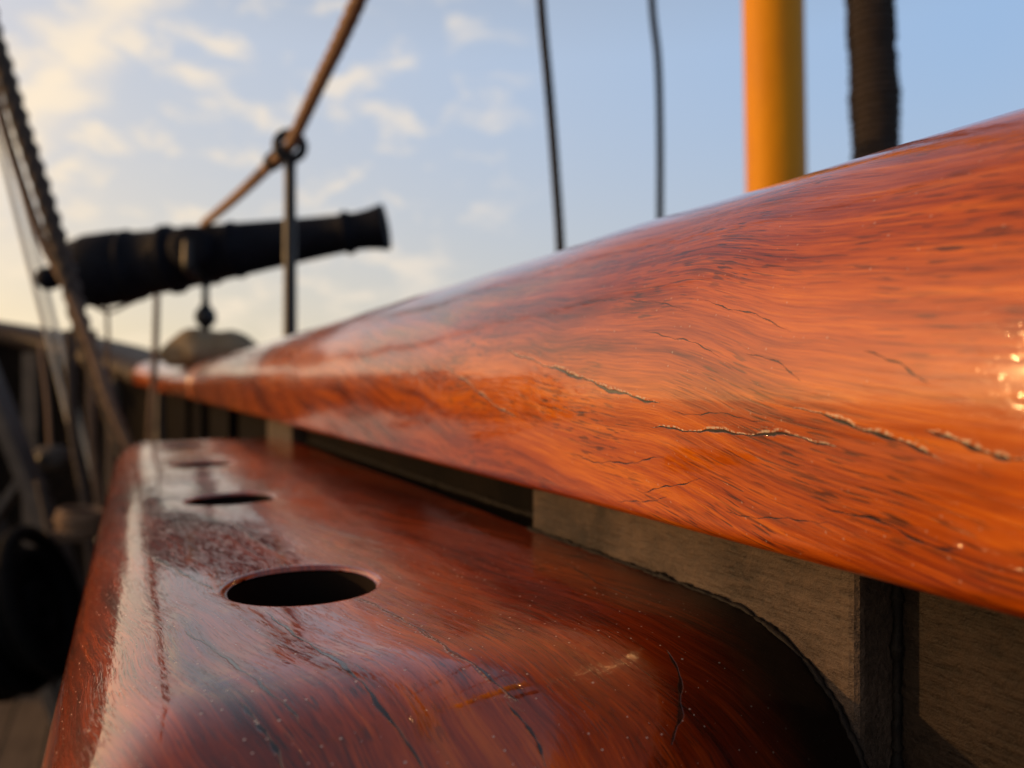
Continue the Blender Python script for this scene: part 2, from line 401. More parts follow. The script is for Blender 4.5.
# ------------------------------------------------------------------ the setting: sea and deck
def sea():
    m, t, b = new_mat('sea_water')
    co = t('ShaderNodeTexCoord').outputs['Object']
    b.inputs['Base Color'].default_value = (0.012, 0.024, 0.03, 1); b.inputs['Roughness'].default_value = 0.12; b.inputs['IOR'].default_value = 1.33
    n = t.noise(t.scalev(co, (1, .45, 1)), 1.6, 5, 0.6).outputs[0]
    bp = t('ShaderNodeBump', {'Strength': 1.0, 'Distance': 0.16}); t.l.new(n, bp.inputs['Height']); t.l.new(bp.outputs[0], b.inputs['Normal'])
    S = 9000
    o = mesh_obj('sea', [(-S, -S, -1.6), (S, -S, -1.6), (S, S, -1.6), (-S, S, -1.6)], [(0, 1, 2, 3)], m, smooth=False)
    tag(o, kind='structure')
sea()

DECK_W = 4.2
def deck():
    m, t, b = new_mat('deck_planks')
    co = t('ShaderNodeTexCoord').outputs['Object']
    sp = t('ShaderNodeSeparateXYZ'); t.l.new(co, sp.inputs[0])
    u = t.math('DIVIDE', sp.outputs[0], 0.11); fr = t.math('FRACT', u); idx = t.math('FLOOR', u)
    seam = t.math('LESS_THAN', t.math('ABSOLUTE', t.math('SUBTRACT', fr, 0.5)), 0.46)
    wn = t('ShaderNodeTexWhiteNoise', noise_dimensions='1D'); t.l.new(idx, wn.inputs['W'])
    n = t.noise(t.scalev(co, (30, 3, 1)), 1.0, 5, 0.65).outputs[0]
    n2 = t.noise(co, 9, 4, 0.6).outputs[0]
    f = t.math('ADD', t.math('MULTIPLY', n, 0.5), t.math('ADD', t.math('MULTIPLY', n2, 0.4), t.math('MULTIPLY', wn.outputs[0], 0.2)))
    col = t.ramp(f, [(0.3, (0.07, 0.048, 0.032)), (0.6, (0.20, 0.145, 0.10)), (0.8, (0.30, 0.23, 0.165))])
    col = t.mix(seam, (0.015, 0.012, 0.01, 1), col); t.l.new(col, b.inputs['Base Color']); b.inputs['Roughness'].default_value = 0.7
    bp = t('ShaderNodeBump', {'Strength': 1.0, 'Distance': 0.002}); t.l.new(n, bp.inputs['Height']); t.l.new(bp.outputs[0], b.inputs['Normal'])
    # plan outline of the deck narrows to the bow
    right = [(0.115, -3.0), (0.115, 1.9)] + [(p[0] + .03, p[1]) for p in bow_path()[2:]]
    V = []; n_ = len(right)
    for x, y in right: V.append((x, y, 0.0))
    for x, y in right: V.append((min(-DECK_W + 2 * max(0, y - 2), x - .2) if y > 2 else -DECK_W, y, 0.0))
    Fc = [(i, i + 1, n_ + i + 1, n_ + i) for i in range(n_ - 1)]
    o = mesh_obj('deck', V, [f[::-1] for f in Fc], m, smooth=False)
    tag(o, kind='structure')

def bow_path():
    """plan (x, y, rise) of the inner face of the cap rail from beside the camera round to the bow"""
    pts = [(0.08, -1.2, 0), (0.08, 1.3, 0), (0.078, 1.9, 0.000), (0.05, 2.25, 0.006), (-0.02, 2.55, 0.03), (-0.13, 2.80, 0.075), (-0.30, 3.05, 0.135), (-0.52, 3.25, 0.19), (-0.85, 3.42, 0.25), (-1.3, 3.52, 0.31), (-1.9, 3.55, .36)]
    return pts
deck()

# ------------------------------------------------------------------ cap rail
H = 0.04
CAP_B = -0.0254
def cap_profile(n=150):
    """inner face (dense), from the lower inside corner up and over the nose; (x, z) with z relative to the eye"""
    P = []
    # lower corner with a 3.5 mm easing, then a barely bulging face, then the big nose
    cx, cz, r = 0.0862, CAP_B + 0.0040, 0.0040
    for k in range(9):
        a = math.radians(-90 - 85 * k / 8)
        P.append((cx + r * math.cos(a), cz + r * math.sin(a)))
    z0 = -0.0025; x0 = 0.0788; a_, b_, nn = 0.060, 0.0462, 2.1
    xs, zs = P[-1]
    for k in range(1, 10):
        u = k / 10; P.append((xs + (x0 - xs) * (1 - (1 - u) ** 1.5), zs + (z0 - zs) * u))
    for k in range(61):
        th = math.pi / 2 * k / 60
        P.append((x0 + a_ * (1 - math.cos(th) ** (2 / nn)), z0 + b_ * math.sin(th) ** (2 / nn)))
    # even arc spacing
    P = [Vector((p[0], p[1], 0)) for p in P]
    L = [0]
    for i in range(1, len(P)): L.append(L[-1] + (P[i] - P[i - 1]).length)
    T = np.linspace(0, L[-1], n)
    X = np.interp(T, L, [p.x for p in P]); Z = np.interp(T, L, [p.y for p in P])
    return X, Z, T

CAP_CRACKS = [
    ([(0.16106, 0.03636), (0.13982, 0.03209), (0.12512, 0.0292), (0.11449, 0.02685), (0.1053, 0.02534), (0.09925, 0.02493)], 0.00048, 1),
    ([(0.10361, 0.02052), (0.09271, 0.02052), (0.0817, 0.02066), (0.07234, 0.02093), (0.06475, 0.01997)], 0.00036, 1),
    ([(0.07202, 0.02479), (0.06413, 0.02341), (0.05864, 0.0219), (0.05431, 0.02066), (0.05059, 0.01928)], 0.0004, 1),
    ([(0.05354, 0.02272), (0.04907, 0.02162), (0.04501, 0.02066), (0.04215, 0.02052)], 0.0004, 1),
    ([(0.19763, 0.03319), (0.17922, 0.02796), (0.16586, 0.02327), (0.15172, 0.01956)], 0.0003, 0.6),
    ([(0.06964, 0.01157), (0.06144, 0.01102), (0.05513, 0.0095), (0.04994, 0.00923)], 0.0003, 0),
    ([(0.1355, 0.01336), (0.12062, 0.01239), (0.10739, 0.01391), (0.09992, 0.01584)], 0.0002, 0),
    ([(0.0973, 0.02327), (0.08553, 0.02341), (0.07662, 0.02272)], 0.00014, 0),
    ([(0.10911, 0.00813), (0.10006, 0.01019), (0.0919, 0.01281)], 0.00018, 0),
    ([(0.11792, 0.00523), (0.10985, 0.00592), (0.10111, 0.0084)], 0.00016, 0),
    ([(0.13284, 0.02355), (0.12527, 0.02231), (0.11817, 0.02217)], 0.00014, 0),
    ([(0.09355, 0.04214), (0.0825, 0.03925), (0.073, 0.03539)], 0.00014, 0),
    ([(0.0819, 0.03305), (0.07398, 0.03057), (0.07038, 0.02851)], 0.00014, 0),
    ([(0.1076, 0.03773), (0.09603, 0.03567), (0.08593, 0.03223)], 0.00014, 0),
    ([(0.12912, 0.04627), (0.11072, 0.04407), (0.09537, 0.04076)], 0.00013, 0),
    ([(0.08865, 0.00757), (0.07634, 0.0084), (0.06761, 0.00964)], 0.00014, 0),
    ([(0.06152, 0.03209), (0.05605, 0.03057), (0.05228, 0.02796)], 0.0002, 0),
]
PIN_CRACKS = [
    ([(0.00696, 0.1315), (0.01073, 0.11943), (0.01318, 0.11026), (0.01512, 0.10322), (0.01707, 0.09732), (0.01822, 0.09362)], 0.00045, 0),
    ([(0.02004, 0.13679), (0.02298, 0.11806), (0.02646, 0.10394), (0.02811, 0.09484), (0.02946, 0.08861), (0.03151, 0.08349)], 0.0006, 0),
    ([(0.01153, 0.10049), (0.01345, 0.09507), (0.01446, 0.09101), (0.01531, 0.08732)], 0.00054, 0),
    ([(0.00112, 0.20577), (0.00602, 0.18357), (0.01092, 0.16393), (0.01457, 0.15229)], 0.0006, 0.9),
    ([(0.03548, 0.14319), (0.03858, 0.13204), (0.04037, 0.1214), (0.04248, 0.10815)], 0.000375, 0.3),
    ([(0.04091, 0.11531), (0.04238, 0.1038), (0.04474, 0.09467), (0.04659, 0.08904)], 0.00045, 0.1),
    ([(0.07509, 0.09304), (0.07298, 0.0874), (0.06966, 0.08363), (0.06529, 0.08048)], 0.000525, 0),
    ([(0.02491, 0.23158), (0.02743, 0.19898), (0.03109, 0.1773)], 0.0006, 0.7),
    ([(0.04325, 0.22223), (0.04938, 0.19931), (0.0576, 0.17322)], 0.0006, 0.6),
    ([(0.04492, 0.09027), (0.04625, 0.08555), (0.04633, 0.0817)], 0.00045, 0),
    ([(0.08607, 0.1449), (0.08246, 0.12326), (0.08333, 0.11134)], 0.0003, 0),
]
#@@CRACKS@@

def crack_fields(A, B, cracks):
    """signed distance (mm) to the nearest wobbling check, and its local half width (mm); both interpolate cleanly"""
    SD = np.full(A.shape, 5.0); WD = np.zeros(A.shape); BEST = np.full(A.shape, 1e9)
    for pts, wid, rim in cracks:
        pts = np.array(pts)
        pad = 0.0025
        lo = pts.min(0) - pad; hi = pts.max(0) + pad
        sel = (A > lo[0]) & (A < hi[0]) & (B > lo[1]) & (B < hi[1])
        a = A[sel]; b = B[sel]; ph = pts[0][0] * 900
        bw = b + 0.00022 * np.sin(a * 500 + ph) + 0.00008 * np.sin(a * 1700 + 2 * ph)
        aw = a + 0.00018 * np.sin(b * 700 + ph) + 0.00006 * np.sin(b * 1900 + ph)
        d = np.full(a.shape, 9.0); sg = np.ones(a.shape); uu = np.zeros(a.shape); tot = len(pts) - 1
        for i in range(tot):
            p, q = pts[i], pts[i + 1]; v = q - p; L2 = (v ** 2).sum()
            t = np.clip(((aw - p[0]) * v[0] + (bw - p[1]) * v[1]) / L2, 0, 1)
            dd = np.hypot(aw - p[0] - t * v[0], bw - p[1] - t * v[1])
            cr = (aw - p[0]) * v[1] - (bw - p[1]) * v[0]
            m = dd < d; d[m] = dd[m]; uu[m] = ((i + t) / tot)[m]; sg[m] = np.sign(cr)[m]
        taper = np.clip(np.minimum(uu, 1 - uu) * 4, 0, 1)
        ww = wid * 0.62 * taper ** 0.7 * (0.8 + 0.4 * np.sin(uu * 23 + ph)) * np.clip((pad - d) / (pad * .5), 0, 1)
        better = (d < BEST[sel]) & (d < pad)
        x = SD[sel]; y = WD[sel]; z = BEST[sel]
        x[better] = (sg * d * 1000)[better]; y[better] = (ww * 1000 * (1 if rim > .05 else -1) + 0)[better]; z[better] = d[better]
        SD[sel] = x; WD[sel] = y; BEST[sel] = z
    return SD, WD

def cap_rail():
    root = empty('cap_rail', 'thick orange-red varnished wooden cap rail with rounded inner edge sweeping up to the right', 'handrail', (0.2, 0.5, EYE))
    X, Z, T = cap_profile(330)
    # back part of the profile (coarse): flat crown, outer nose, underside
    bx = []; x1 = X[-1]; z1 = Z[-1]
    for x in (0.18, 0.22, 0.26): bx.append((x, z1))
    for k in range(1, 9):
        a = math.pi / 2 - math.pi * k / 9; hh = (z1 - CAP_B) / 2
        bx.append((0.30 + 0.025 * math.cos(a), (z1 + CAP_B) / 2 + hh * math.sin(a)))
    bx += [(0.28, CAP_B), (0.14, CAP_B)]
    PX = np.concatenate([X, [p[0] for p in bx]]); PZ = np.concatenate([Z, [p[1] for p in bx]])
    npf = len(PX); ARC = np.concatenate([[0], np.cumsum(np.hypot(np.diff(PX), np.diff(PZ)))])
    path = catmull([(p[0], p[1], p[2]) for p in bow_path()], 14)
    S = np.concatenate([np.linspace(-1.2, 0.0, 14)[:-1], np.linspace(0.0, 0.03, 20)[:-1], np.linspace(0.03, 0.30, 850)[:-1],
                        0.30 + (np.linspace(0, 1, 260) ** 1.6) * 1.0])
    s_grid, t_grid = np.meshgrid(S, np.concatenate([T, np.full(len(bx), T[-1] + 9)]), indexing='ij')
    ck, rm = crack_fields(s_grid, t_grid, CAP_CRACKS)
    VX = np.repeat(PX[None], len(S), 0); VZ = np.repeat(PZ[None], len(S), 0)
    # carve the checks along the profile normal and add hand-worked unevenness
    dx = np.gradient(PX); dz = np.gradient(PZ); nl = np.hypot(dx, dz); nx = -dz / nl; nz = dx / nl
    und = np.zeros(VX.shape)
    und += 0.00030 * np.sin(s_grid * 31 + 1.0 + 25 * t_grid) + 0.00018 * np.sin(s_grid * 83 - 60 * t_grid) + 0.00012 * np.sin(t_grid * 260 + s_grid * 20)
    und *= (0.35 + 0.65 * np.clip((0.35 - s_grid) / 0.2, 0, 1)) * np.clip((1.3 - s_grid) / 0.3, 0, 1)
    und[:, len(T):] = 0
    disp = und * np.concatenate([np.clip(T / 0.01, 0, 1), np.zeros(len(bx))])[None]
    VX = VX + nx[None] * disp; VZ = VZ + nz[None] * disp
    V = np.stack([VX.ravel(), s_grid.ravel(), VZ.ravel() + EYE], 1)
    i, j = np.meshgrid(np.arange(len(S) - 1), np.arange(npf), indexing='ij'); j2 = (j + 1) % npf
    Fc = np.stack([(i * npf + j).ravel(), ((i + 1) * npf + j).ravel(), ((i + 1) * npf + j2).ravel(), (i * npf + j2).ravel()], 1).tolist()
    Fc = [f[::-1] for f in Fc]
    Fc.append(list(range(npf))); Fc.append([(len(S) - 1) * npf + k for k in range(npf)][::-1])
    o = mesh_obj('rail_length', V, Fc, M_CAP, attrs={'check_dist': ck.ravel(), 'check_width': rm.ravel(), 'grain': np.stack([np.repeat(ARC[None], len(S), 0).ravel(), s_grid.ravel(), np.zeros(s_grid.size)], 1)}); child(o, root)
    # far length follows the bow
    idx = list(range(0, len(T), 12)) + list(range(len(T), npf)); m = len(idx)
    far = [p for p in path if p.y > 1.3 + 1e-6]; far = [Vector((0.08, 1.302, 0))] + far
    V = []; Fc = []; G = []; run = 1.3
    for k, p in enumerate(far):
        a = far[max(k - 1, 0)]; b = far[min(k + 1, len(far) - 1)]; tg = Vector((b.x - a.x, b.y - a.y, 0)).normalized(); nrm = Vector((tg.y, -tg.x, 0))
        run += (p - a).length if k else 0
        for q in idx: G.append((ARC[q], run, 0))
        for q in idx: V.append(Vector((p.x, p.y, 0)) + nrm * (PX[q] - 0.08) + Vector((0, 0, EYE + p.z + PZ[q])))
    ks = next(k for k, p in enumerate(far) if p.y > 2.5)
    for name, k0, k1, mt in (('rail_length', 0, ks, M_CAP), ('rail_length', ks, len(far) - 1, M_BOWCAP)):
        Fc = [(k * m + q, k * m + (q + 1) % m, (k + 1) * m + (q + 1) % m, (k + 1) * m + q) for k in range(k1 - k0) for q in range(m)]
        Fc.append(tuple(range(m))[::-1]); Fc.append(tuple((k1 - k0) * m + q for q in range(m)))
        o = mesh_obj(name, V[k0 * m:(k1 + 1) * m], Fc, mt, attrs={'grain': np.array(G[k0 * m:(k1 + 1) * m]), 'check_dist': np.full((k1 + 1 - k0) * m, 5.0)}); child(o, root)
cap_rail()

# ------------------------------------------------------------------ pin rail
PR_X0, PR_X1 = -0.0135, 0.0976
PR_Y0, PR_Y1 = 0.070, 0.600
PR_TH = 0.046
HOLES = [(0.0300, 0.1510), (0.0290, 0.2750), (0.0300, 0.4000), (0.0300, 0.5250)]
HR = 0.0148
def pin_rail():
    root = empty('pin_rail', 'dark red varnished wooden pin rail with a row of round holes below the cap rail', 'pin rail', (0.04, 0.3, EYE - H))
    ro, ri = 0.0205, 0.0100     # square patch half size outside / inside around each hole
    def seg(a, b, step): return list(np.linspace(a, b, max(2, int(round((b - a) / step)) + 1)))[:-1]
    xs = []
    hx = 0.0300
    rx = 0.0225
    # cosine-dense on the rounded front edge
    xs += list(PR_X0 + rx * (np.linspace(0, 1, 52) ** 1.8))[:-1]
    xs += seg(PR_X0 + rx, hx - ro, .0003); xs += seg(hx - ro, hx - ri, .0003); xs += seg(hx - ri, hx + ri, .0003); xs += seg(hx + ri, hx + ro, .0003); xs += seg(hx + ro, PR_X1, .0003) + [PR_X1]
    ry = 0.040
    ys = list(PR_Y0 + ry * (np.linspace(0, 1, 130) ** 1.5))[:-1]; cur = PR_Y0 + ry
    for k, (cx, cy) in enumerate(HOLES):
        st = [.0003, .0007, .0012, .0015][k]
        ys += seg(cur, cy - ro, st); ys += seg(cy - ro, cy - ri, .0006); ys += seg(cy - ri, cy + ri, .0008); ys += seg(cy + ri, cy + ro, .0006); cur = cy + ro
    ys += seg(cur, PR_Y1 - 0.03, .0015); ys += list(PR_Y1 - 0.03 * (np.linspace(1, 0, 40) ** 1.8))
    xs = np.array(xs); ys = np.array(ys); A, B = np.meshgrid(xs, ys, indexing='ij'); nx_, ny_ = A.shape
    hole_mask = np.zeros((nx_ - 1, ny_ - 1), bool); lip = np.zeros(A.shape)
    for cx0, cy in HOLES:
        cx = hx; DX = A - cx; DY = B - cy; mm = np.maximum(abs(DX), abs(DY)); R = np.hypot(DX, DY) + 1e-9
        sel = (mm <= ro + 1e-7) & (mm >= ri - 1e-7); tt = np.clip((mm - ri) / (ro - ri), 0, 1)
        tt2 = tt
        nxp = cx + DX / R * HR * (1 - tt2) + DX * tt2; nyp = cy + DY / R * HR * (1 - tt2) + DY * tt2
        A2 = np.where(sel, nxp, A); B2 = np.where(sel, nyp, B)
        rr = np.hypot(A2 - cx, B2 - cy)
        lw = 0.0009
        e = np.clip((HR + lw - rr) / lw, 0, 1); lip = np.where(sel, lw * (1 - np.sqrt(np.clip(1 - e ** 2, 0, 1))), lip)
        A, B = A2, B2
        cmx = (xs[:-1] + xs[1:]) / 2; cmy = (ys[:-1] + ys[1:]) / 2
        hole_mask |= (abs(cmx[:, None] - cx) < ri) & (abs(cmy[None, :] - cy) < ri)
    def drop(u, n, b): return b * (1 - (1 - np.clip(u, 0, 1) ** n) ** (1 / n))
    d1 = drop((PR_X0 + rx - A) / rx, 2.1, 0.025)
    d2 = drop((PR_Y0 + ry - B) / ry, 2.5, PR_TH * 0.92)
    d3 = drop((B - (PR_Y1 - 0.03)) / 0.03, 2.2, 0.023)
    dd = (d1 ** 1.6 + d2 ** 1.6 + d3 ** 1.6) ** (1 / 1.6)
    dd = np.minimum(dd, PR_TH * 0.97)
    und = 0.00016 * np.sin(A * 120 + 5 * np.sin(B * 9)) + 0.00005 * np.sin(B * 50 + A * 90) + 0.00002 * np.sin(B * 160 - A * 150)
    ck, rm = crack_fields(A, B, PIN_CRACKS)
    Zt = EYE - H - dd - lip + und * np.clip(1 - dd / .01, 0, 1)
    n = nx_ * ny_; V = np.stack([A.ravel(), B.ravel(), Zt.ravel()], 1).tolist()
    ii, jj = np.nonzero(~hole_mask)
    Fc = np.stack([ii * ny_ + jj, (ii + 1) * ny_ + jj, (ii + 1) * ny_ + jj + 1, ii * ny_ + jj + 1], 1).tolist()
    # skirt and bottom
    zb = EYE - H - PR_TH
    per = [(i, 0) for i in range(nx_)] + [(nx_ - 1, j) for j in range(1, ny_)] + [(i, ny_ - 1) for i in range(nx_ - 2, -1, -1)] + [(0, j) for j in range(ny_ - 2, 0, -1)]
    per = per[::1]; base = len(V)
    for i, j in per: V.append([A[i, j], B[i, j], zb])
    m = len(per)
    for k in range(m):
        a = per[k][0] * ny_ + per[k][1]; b2 = per[(k + 1) % m]; b = b2[0] * ny_ + b2[1]
        Fc.append([b, a, base + k, base + (k + 1) % m])
    Fc.append([base + k for k in range(m)][::-1])
    att = lambda q: np.concatenate([q.ravel(), np.full(len(V) - n, 5.0 if q is ck else 0.0)])
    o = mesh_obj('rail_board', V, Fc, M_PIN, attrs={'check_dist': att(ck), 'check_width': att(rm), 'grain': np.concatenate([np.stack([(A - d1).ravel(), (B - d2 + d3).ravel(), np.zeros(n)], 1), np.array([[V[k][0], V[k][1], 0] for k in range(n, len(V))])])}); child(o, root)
    # bored walls of the holes, each a sleeve coloured near-black for the shade inside
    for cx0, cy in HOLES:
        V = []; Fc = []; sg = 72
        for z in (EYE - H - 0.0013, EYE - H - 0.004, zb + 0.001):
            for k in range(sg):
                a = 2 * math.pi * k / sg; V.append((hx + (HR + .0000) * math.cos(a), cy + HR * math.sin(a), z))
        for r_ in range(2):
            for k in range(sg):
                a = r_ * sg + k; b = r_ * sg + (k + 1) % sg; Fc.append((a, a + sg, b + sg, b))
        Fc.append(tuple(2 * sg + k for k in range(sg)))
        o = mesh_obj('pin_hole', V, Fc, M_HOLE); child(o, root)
pin_rail()

# ------------------------------------------------------------------ bulwark: posts and recessed planking
def bulwark():
    root = empty('bulwark', 'brown-grey painted bulwark of upright posts and recessed boards under the cap rail', 'bulwark', (0.12, 0.5, 0))
    zt = EYE + CAP_B - 0.0006
    def post(y0, y1, mat=M_POST):
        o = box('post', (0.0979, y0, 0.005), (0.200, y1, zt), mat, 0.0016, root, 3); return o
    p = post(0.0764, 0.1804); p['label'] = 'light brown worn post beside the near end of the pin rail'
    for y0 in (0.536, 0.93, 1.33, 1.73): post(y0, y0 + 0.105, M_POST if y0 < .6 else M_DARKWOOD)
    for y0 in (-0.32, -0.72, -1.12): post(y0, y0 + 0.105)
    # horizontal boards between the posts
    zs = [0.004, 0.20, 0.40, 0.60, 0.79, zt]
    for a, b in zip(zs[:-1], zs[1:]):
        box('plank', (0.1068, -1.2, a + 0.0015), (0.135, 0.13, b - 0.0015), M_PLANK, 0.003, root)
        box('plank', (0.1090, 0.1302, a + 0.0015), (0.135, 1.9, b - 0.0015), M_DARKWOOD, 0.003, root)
    # caulking beads in the corner behind the near post and along the pin rail
    V = []; Fc = []
    def bead(pts, r, seed):
        P = resample([Vector(q) for q in pts], 0.0007)
        P = [p + Vector((mnoise.noise(p * 260) * 0.0004, 0, mnoise.noise(p * 310 + Vector((seed, 0, 0))) * 0.0005)) for p in P]
        v, f = tube_data(P, r, 10, rfun=lambda s, u: 0.8 + 0.6 * mnoise.noise(Vector((s * 160, seed, 0))) + 0.6 * mnoise.noise(Vector((s * 900, seed, 4))), base=len(V))
        V.extend(v); Fc.extend(f)
    bead([(0.1062, 0.0758, 0.80), (0.1062, 0.0758, zt)], 0.0009, 2.0)
    ed = []
    for k in range(60):      # follows the rounded near end of the pin rail and then its back edge
        y = PR_Y0 + 0.0012 + 0.0388 * (k / 59) ** 1.5; u = (PR_Y0 + 0.04 - y) / 0.04
        ed.append((0.0972, y, EYE - H - PR_TH * 0.92 * (1 - (1 - u ** 2.5) ** 0.4)))
    ed += [(0.0972, 0.1804, EYE - H)]
    bead(ed, 0.0007, 9.0)
    bead([(0.0979, 0.182, EYE - H - .0003), (0.1085, 0.182, EYE - H - .0003), (0.1085, 0.53, EYE - H)], 0.0009, 5.0)
    o = mesh_obj('caulking', V, Fc, M_TAR); child(o, root)
    # ledger that closes the slot between pin rail and boards
    box('ledger', (0.0979, 0.1820, EYE - H - 0.04), (0.1088, 0.534, EYE - H - 0.0012), M_DARKWOOD, 0.001, root)
    # curved bow planking
    path = catmull([(p[0], p[1], p[2]) for p in bow_path()], 10); far = [p for p in path if p.y > 1.9]
    V = []; Fc = []
    rows = [0.0, .2, .21, .4, .41, .6, .61, .8, .81, 1.0]; offs = [0, 0, .006, .006, 0, 0, .006, .006, 0, 0]
    for k, p in enumerate(far):
        a = far[max(k - 1, 0)]; b = far[min(k + 1, len(far) - 1)]; tg = Vector((b.x - a.x, b.y - a.y, 0)).normalized(); nrm = Vector((tg.y, -tg.x, 0))
        top = EYE + CAP_B + p.z - .001
        for r_, of in zip(rows, offs): V.append(Vector((p.x, p.y, r_ * top)) + nrm * (0.030 + of))
        for r_, of in zip(rows[::-1], offs[::-1]): V.append(Vector((p.x, p.y, r_ * top)) + nrm * 0.07)
    m = 2 * len(rows)
    for k in range(len(far) - 1):
        for q in range(m): Fc.append((k * m + q, k * m + (q + 1) % m, (k + 1) * m + (q + 1) % m, (k + 1) * m + q))
    o = mesh_obj('bow_planking', V, Fc, M_DARKWOOD, smooth=False); child(o, root)
    for k in (10, 24, 40):
        if k >= len(far) - 1: break
        p = far[k]; b = far[k + 1]; tg = Vector((b.x - p.x, b.y - p.y, 0)).normalized(); nrm = Vector((tg.y, -tg.x, 0)); top = EYE + CAP_B + p.z - .002
        V = []
        for z in (0, top):
            for s_, q in ((0, .012), (.07, .012), (.07, .0295), (0, .0295)): V.append(Vector((p.x, p.y, z)) + tg * s_ + nrm * q)
        o = mesh_obj('bow_post', V, [(0, 1, 2, 3), (7, 6, 5, 4), (0, 4, 5, 1), (1, 5, 6, 2), (2, 6, 7, 3), (3, 7, 4, 0)], M_GREYWOOD, smooth=False); child(o, root)
bulwark()

# ------------------------------------------------------------------ swivel gun
RIGHT = Vector((math.cos(YAW), -math.sin(YAW), 0)); FWD = Vector((math.sin(YAW), math.cos(YAW), 0)); UP = Vector((0, 0, 1))
def gun():
    D = 1.80; k = D / F       # metres per pixel at the gun
    foot = at(207, 362, D)
    root = empty('swivel_gun', 'black iron swivel gun pointing up to the right above the rail', 'cannon', tuple(foot))
    o0 = at(84, 273, D); ax = (at(386, 227, D) - o0).normalized()
    prof = [(-9, 4), (-8, 22), (-6, 30), (-2, 33.5), (6, 34.5), (8, 36), (12, 36.5), (40, 36), (43, 34.5), (46, 33.5), (48, 35.5), (52, 35.5), (54, 33), (84, 31), (86, 34.5), (93, 34.2), (95, 30.5),
            (120, 29), (150, 27.0), (152, 28.5), (156, 28.3), (158, 26.3), (200, 23), (240, 20.2), (262, 19), (264, 21.5), (268, 22), (271, 19.5), (276, 18.6), (290, 20), (302, 22.6), (305, 23.2), (306, 22), (306, 10), (290, 9)]
    lathe('barrel', [(h * k, r * k) for h, r in prof], o0, ax, M_GUN, root, 64)
    kn = [(-47, 1), (-46, 6), (-43, 10), (-37, 12), (-31, 11.6), (-26, 8.5), (-22, 6), (-14, 6.5), (-9, 9)]
    lathe('cascabel', [(h * k, r * k) for h, r in kn], o0, ax, M_GUN, root, 32)
    tc = at(204, 253, D)
    lathe('trunnion', [(-38 * k, 15 * k), (-36 * k, 20 * k), (-30 * k, 21 * k), (30 * k, 21 * k), (36 * k, 20 * k), (38 * k, 15 * k)], tc, FWD, M_GUN, root, 32)
    # yoke: U-shaped fork carried by a stem with a ball
    V = []; Fc = []
    def add(pts, r, rf=None):
        v, f = tube_data(resample(catmull(pts, 8), 2.5 * k), r, 12, rfun=rf, base=len(V)); V.extend(v); Fc.extend(f)
    a = tc - FWD * 33 * k; b = tc + FWD * 33 * k; bot = at(205, 281, D)
    add([a + UP * 6 * k, a - UP * 20 * k, a * .6 + bot * .4 - UP * 8 * k, bot, b * .6 + bot * .4 - UP * 8 * k, b - UP * 20 * k, b + UP * 6 * k], 6.5 * k)
    o = mesh_obj('yoke', V, Fc, M_IRON); child(o, root)
    st = at(205.5, 279, D)
    pr = [(0, 4), (8, 3.4), (16, 3.4), (26, 4), (29, 6.5), (33, 9.5), (38, 10.4), (43, 9.5), (47, 6), (50, 4), (76, 4)]
    lathe('stem', [(h * k, r * k) for h, r in pr], st, -UP, M_IRON, root, 24)
    # rounded wood-and-canvas pad below
    V = []; Fc = []
    c = at(212, 352, D); nu, nv = 48, 24
    for i in range(nv + 1):
        ph = math.pi * i / nv
        for j in range(nu):
            th = 2 * math.pi * j / nu
            d = Vector((math.sin(ph) * math.cos(th), math.sin(ph) * math.sin(th), math.cos(ph)))
            s = 1 + 0.22 * mnoise.noise(d * 1.6 + Vector((3, 1, 5))) + 0.06 * mnoise.noise(d * 6)
            zz = d.z * 23 * k * s
            wz = max(0.3, 1 - max(0, d.z) * .25)
            V.append(c + RIGHT * d.x * 50 * k * s * wz + FWD * d.y * 34 * k * s + UP * max(zz, -15 * k))
    for i in range(nv):
        for j in range(nu):
            a_ = i * nu + j; b_ = i * nu + (j + 1) % nu; Fc.append((a_, b_, b_ + nu, a_ + nu))
    o = mesh_obj('canvas_bundle', V, Fc, M_CANVAS); tag(o, 'lumpy olive-brown canvas bundle on the rail beneath the black gun', 'bundle')
gun()

# ------------------------------------------------------------------ iron stanchion and guard rope
def stanchion():
    D = 1.15; k = D / F
    base = at(290, 356, D); base.z = EYE + 0.0430
    root = empty('rail_stanchion', 'slim black iron stanchion with a ring eye holding the guard rope', 'stanchion', tuple(base))
    top = at(290, 160, D); Ht = top.z - base.z
    lathe('shaft', [(0, .017), (.004, .017), (.006, .0115), (.03, .0105), (Ht - .02, .0092), (Ht, .0098)], base, UP, M_IRON, root, 28)
    V, Fc = torus_data(at(290, 146, D), (FWD * .95 - RIGHT * .25), 12.5 * k, 5.0 * k)
    o = mesh_obj('ring_eye', V, Fc, M_IRON); child(o, root)
    ring = at(290, 146, D)
    up_ = at(358, 0, 0.86); d = up_ - ring
    gunp = at(204, 224, 1.78)
    rope('guard_rope', [ring + d * 3.2 + UP * .12, ring + d * 2 + UP * .03, up_, ring + d * .5, ring + d * .1, ring + d * .02, ring.lerp(gunp, .02), ring.lerp(gunp, .1), ring.lerp(gunp, .5) - UP * .004, gunp], 0.0098, M_ROPE,
         'tan twisted guard rope running through the stanchion ring down to the gun', depth=.2)
    # lashing where the rope leaves the ring
    V = []; Fc = []; p0 = ring.lerp(gunp, 0.13)
    for q in range(5):
        v, f = torus_data(p0 + (gunp - ring).normalized() * (q * .006 - .012), gunp - ring, .0115, .003, 20, 8, len(V)); V += v; Fc += f
    o = mesh_obj('rope_lashing', V, Fc, M_TARROPE); tag(o, 'dark cord lashing wound round the guard rope beside the ring', 'lashing')
stanchion()

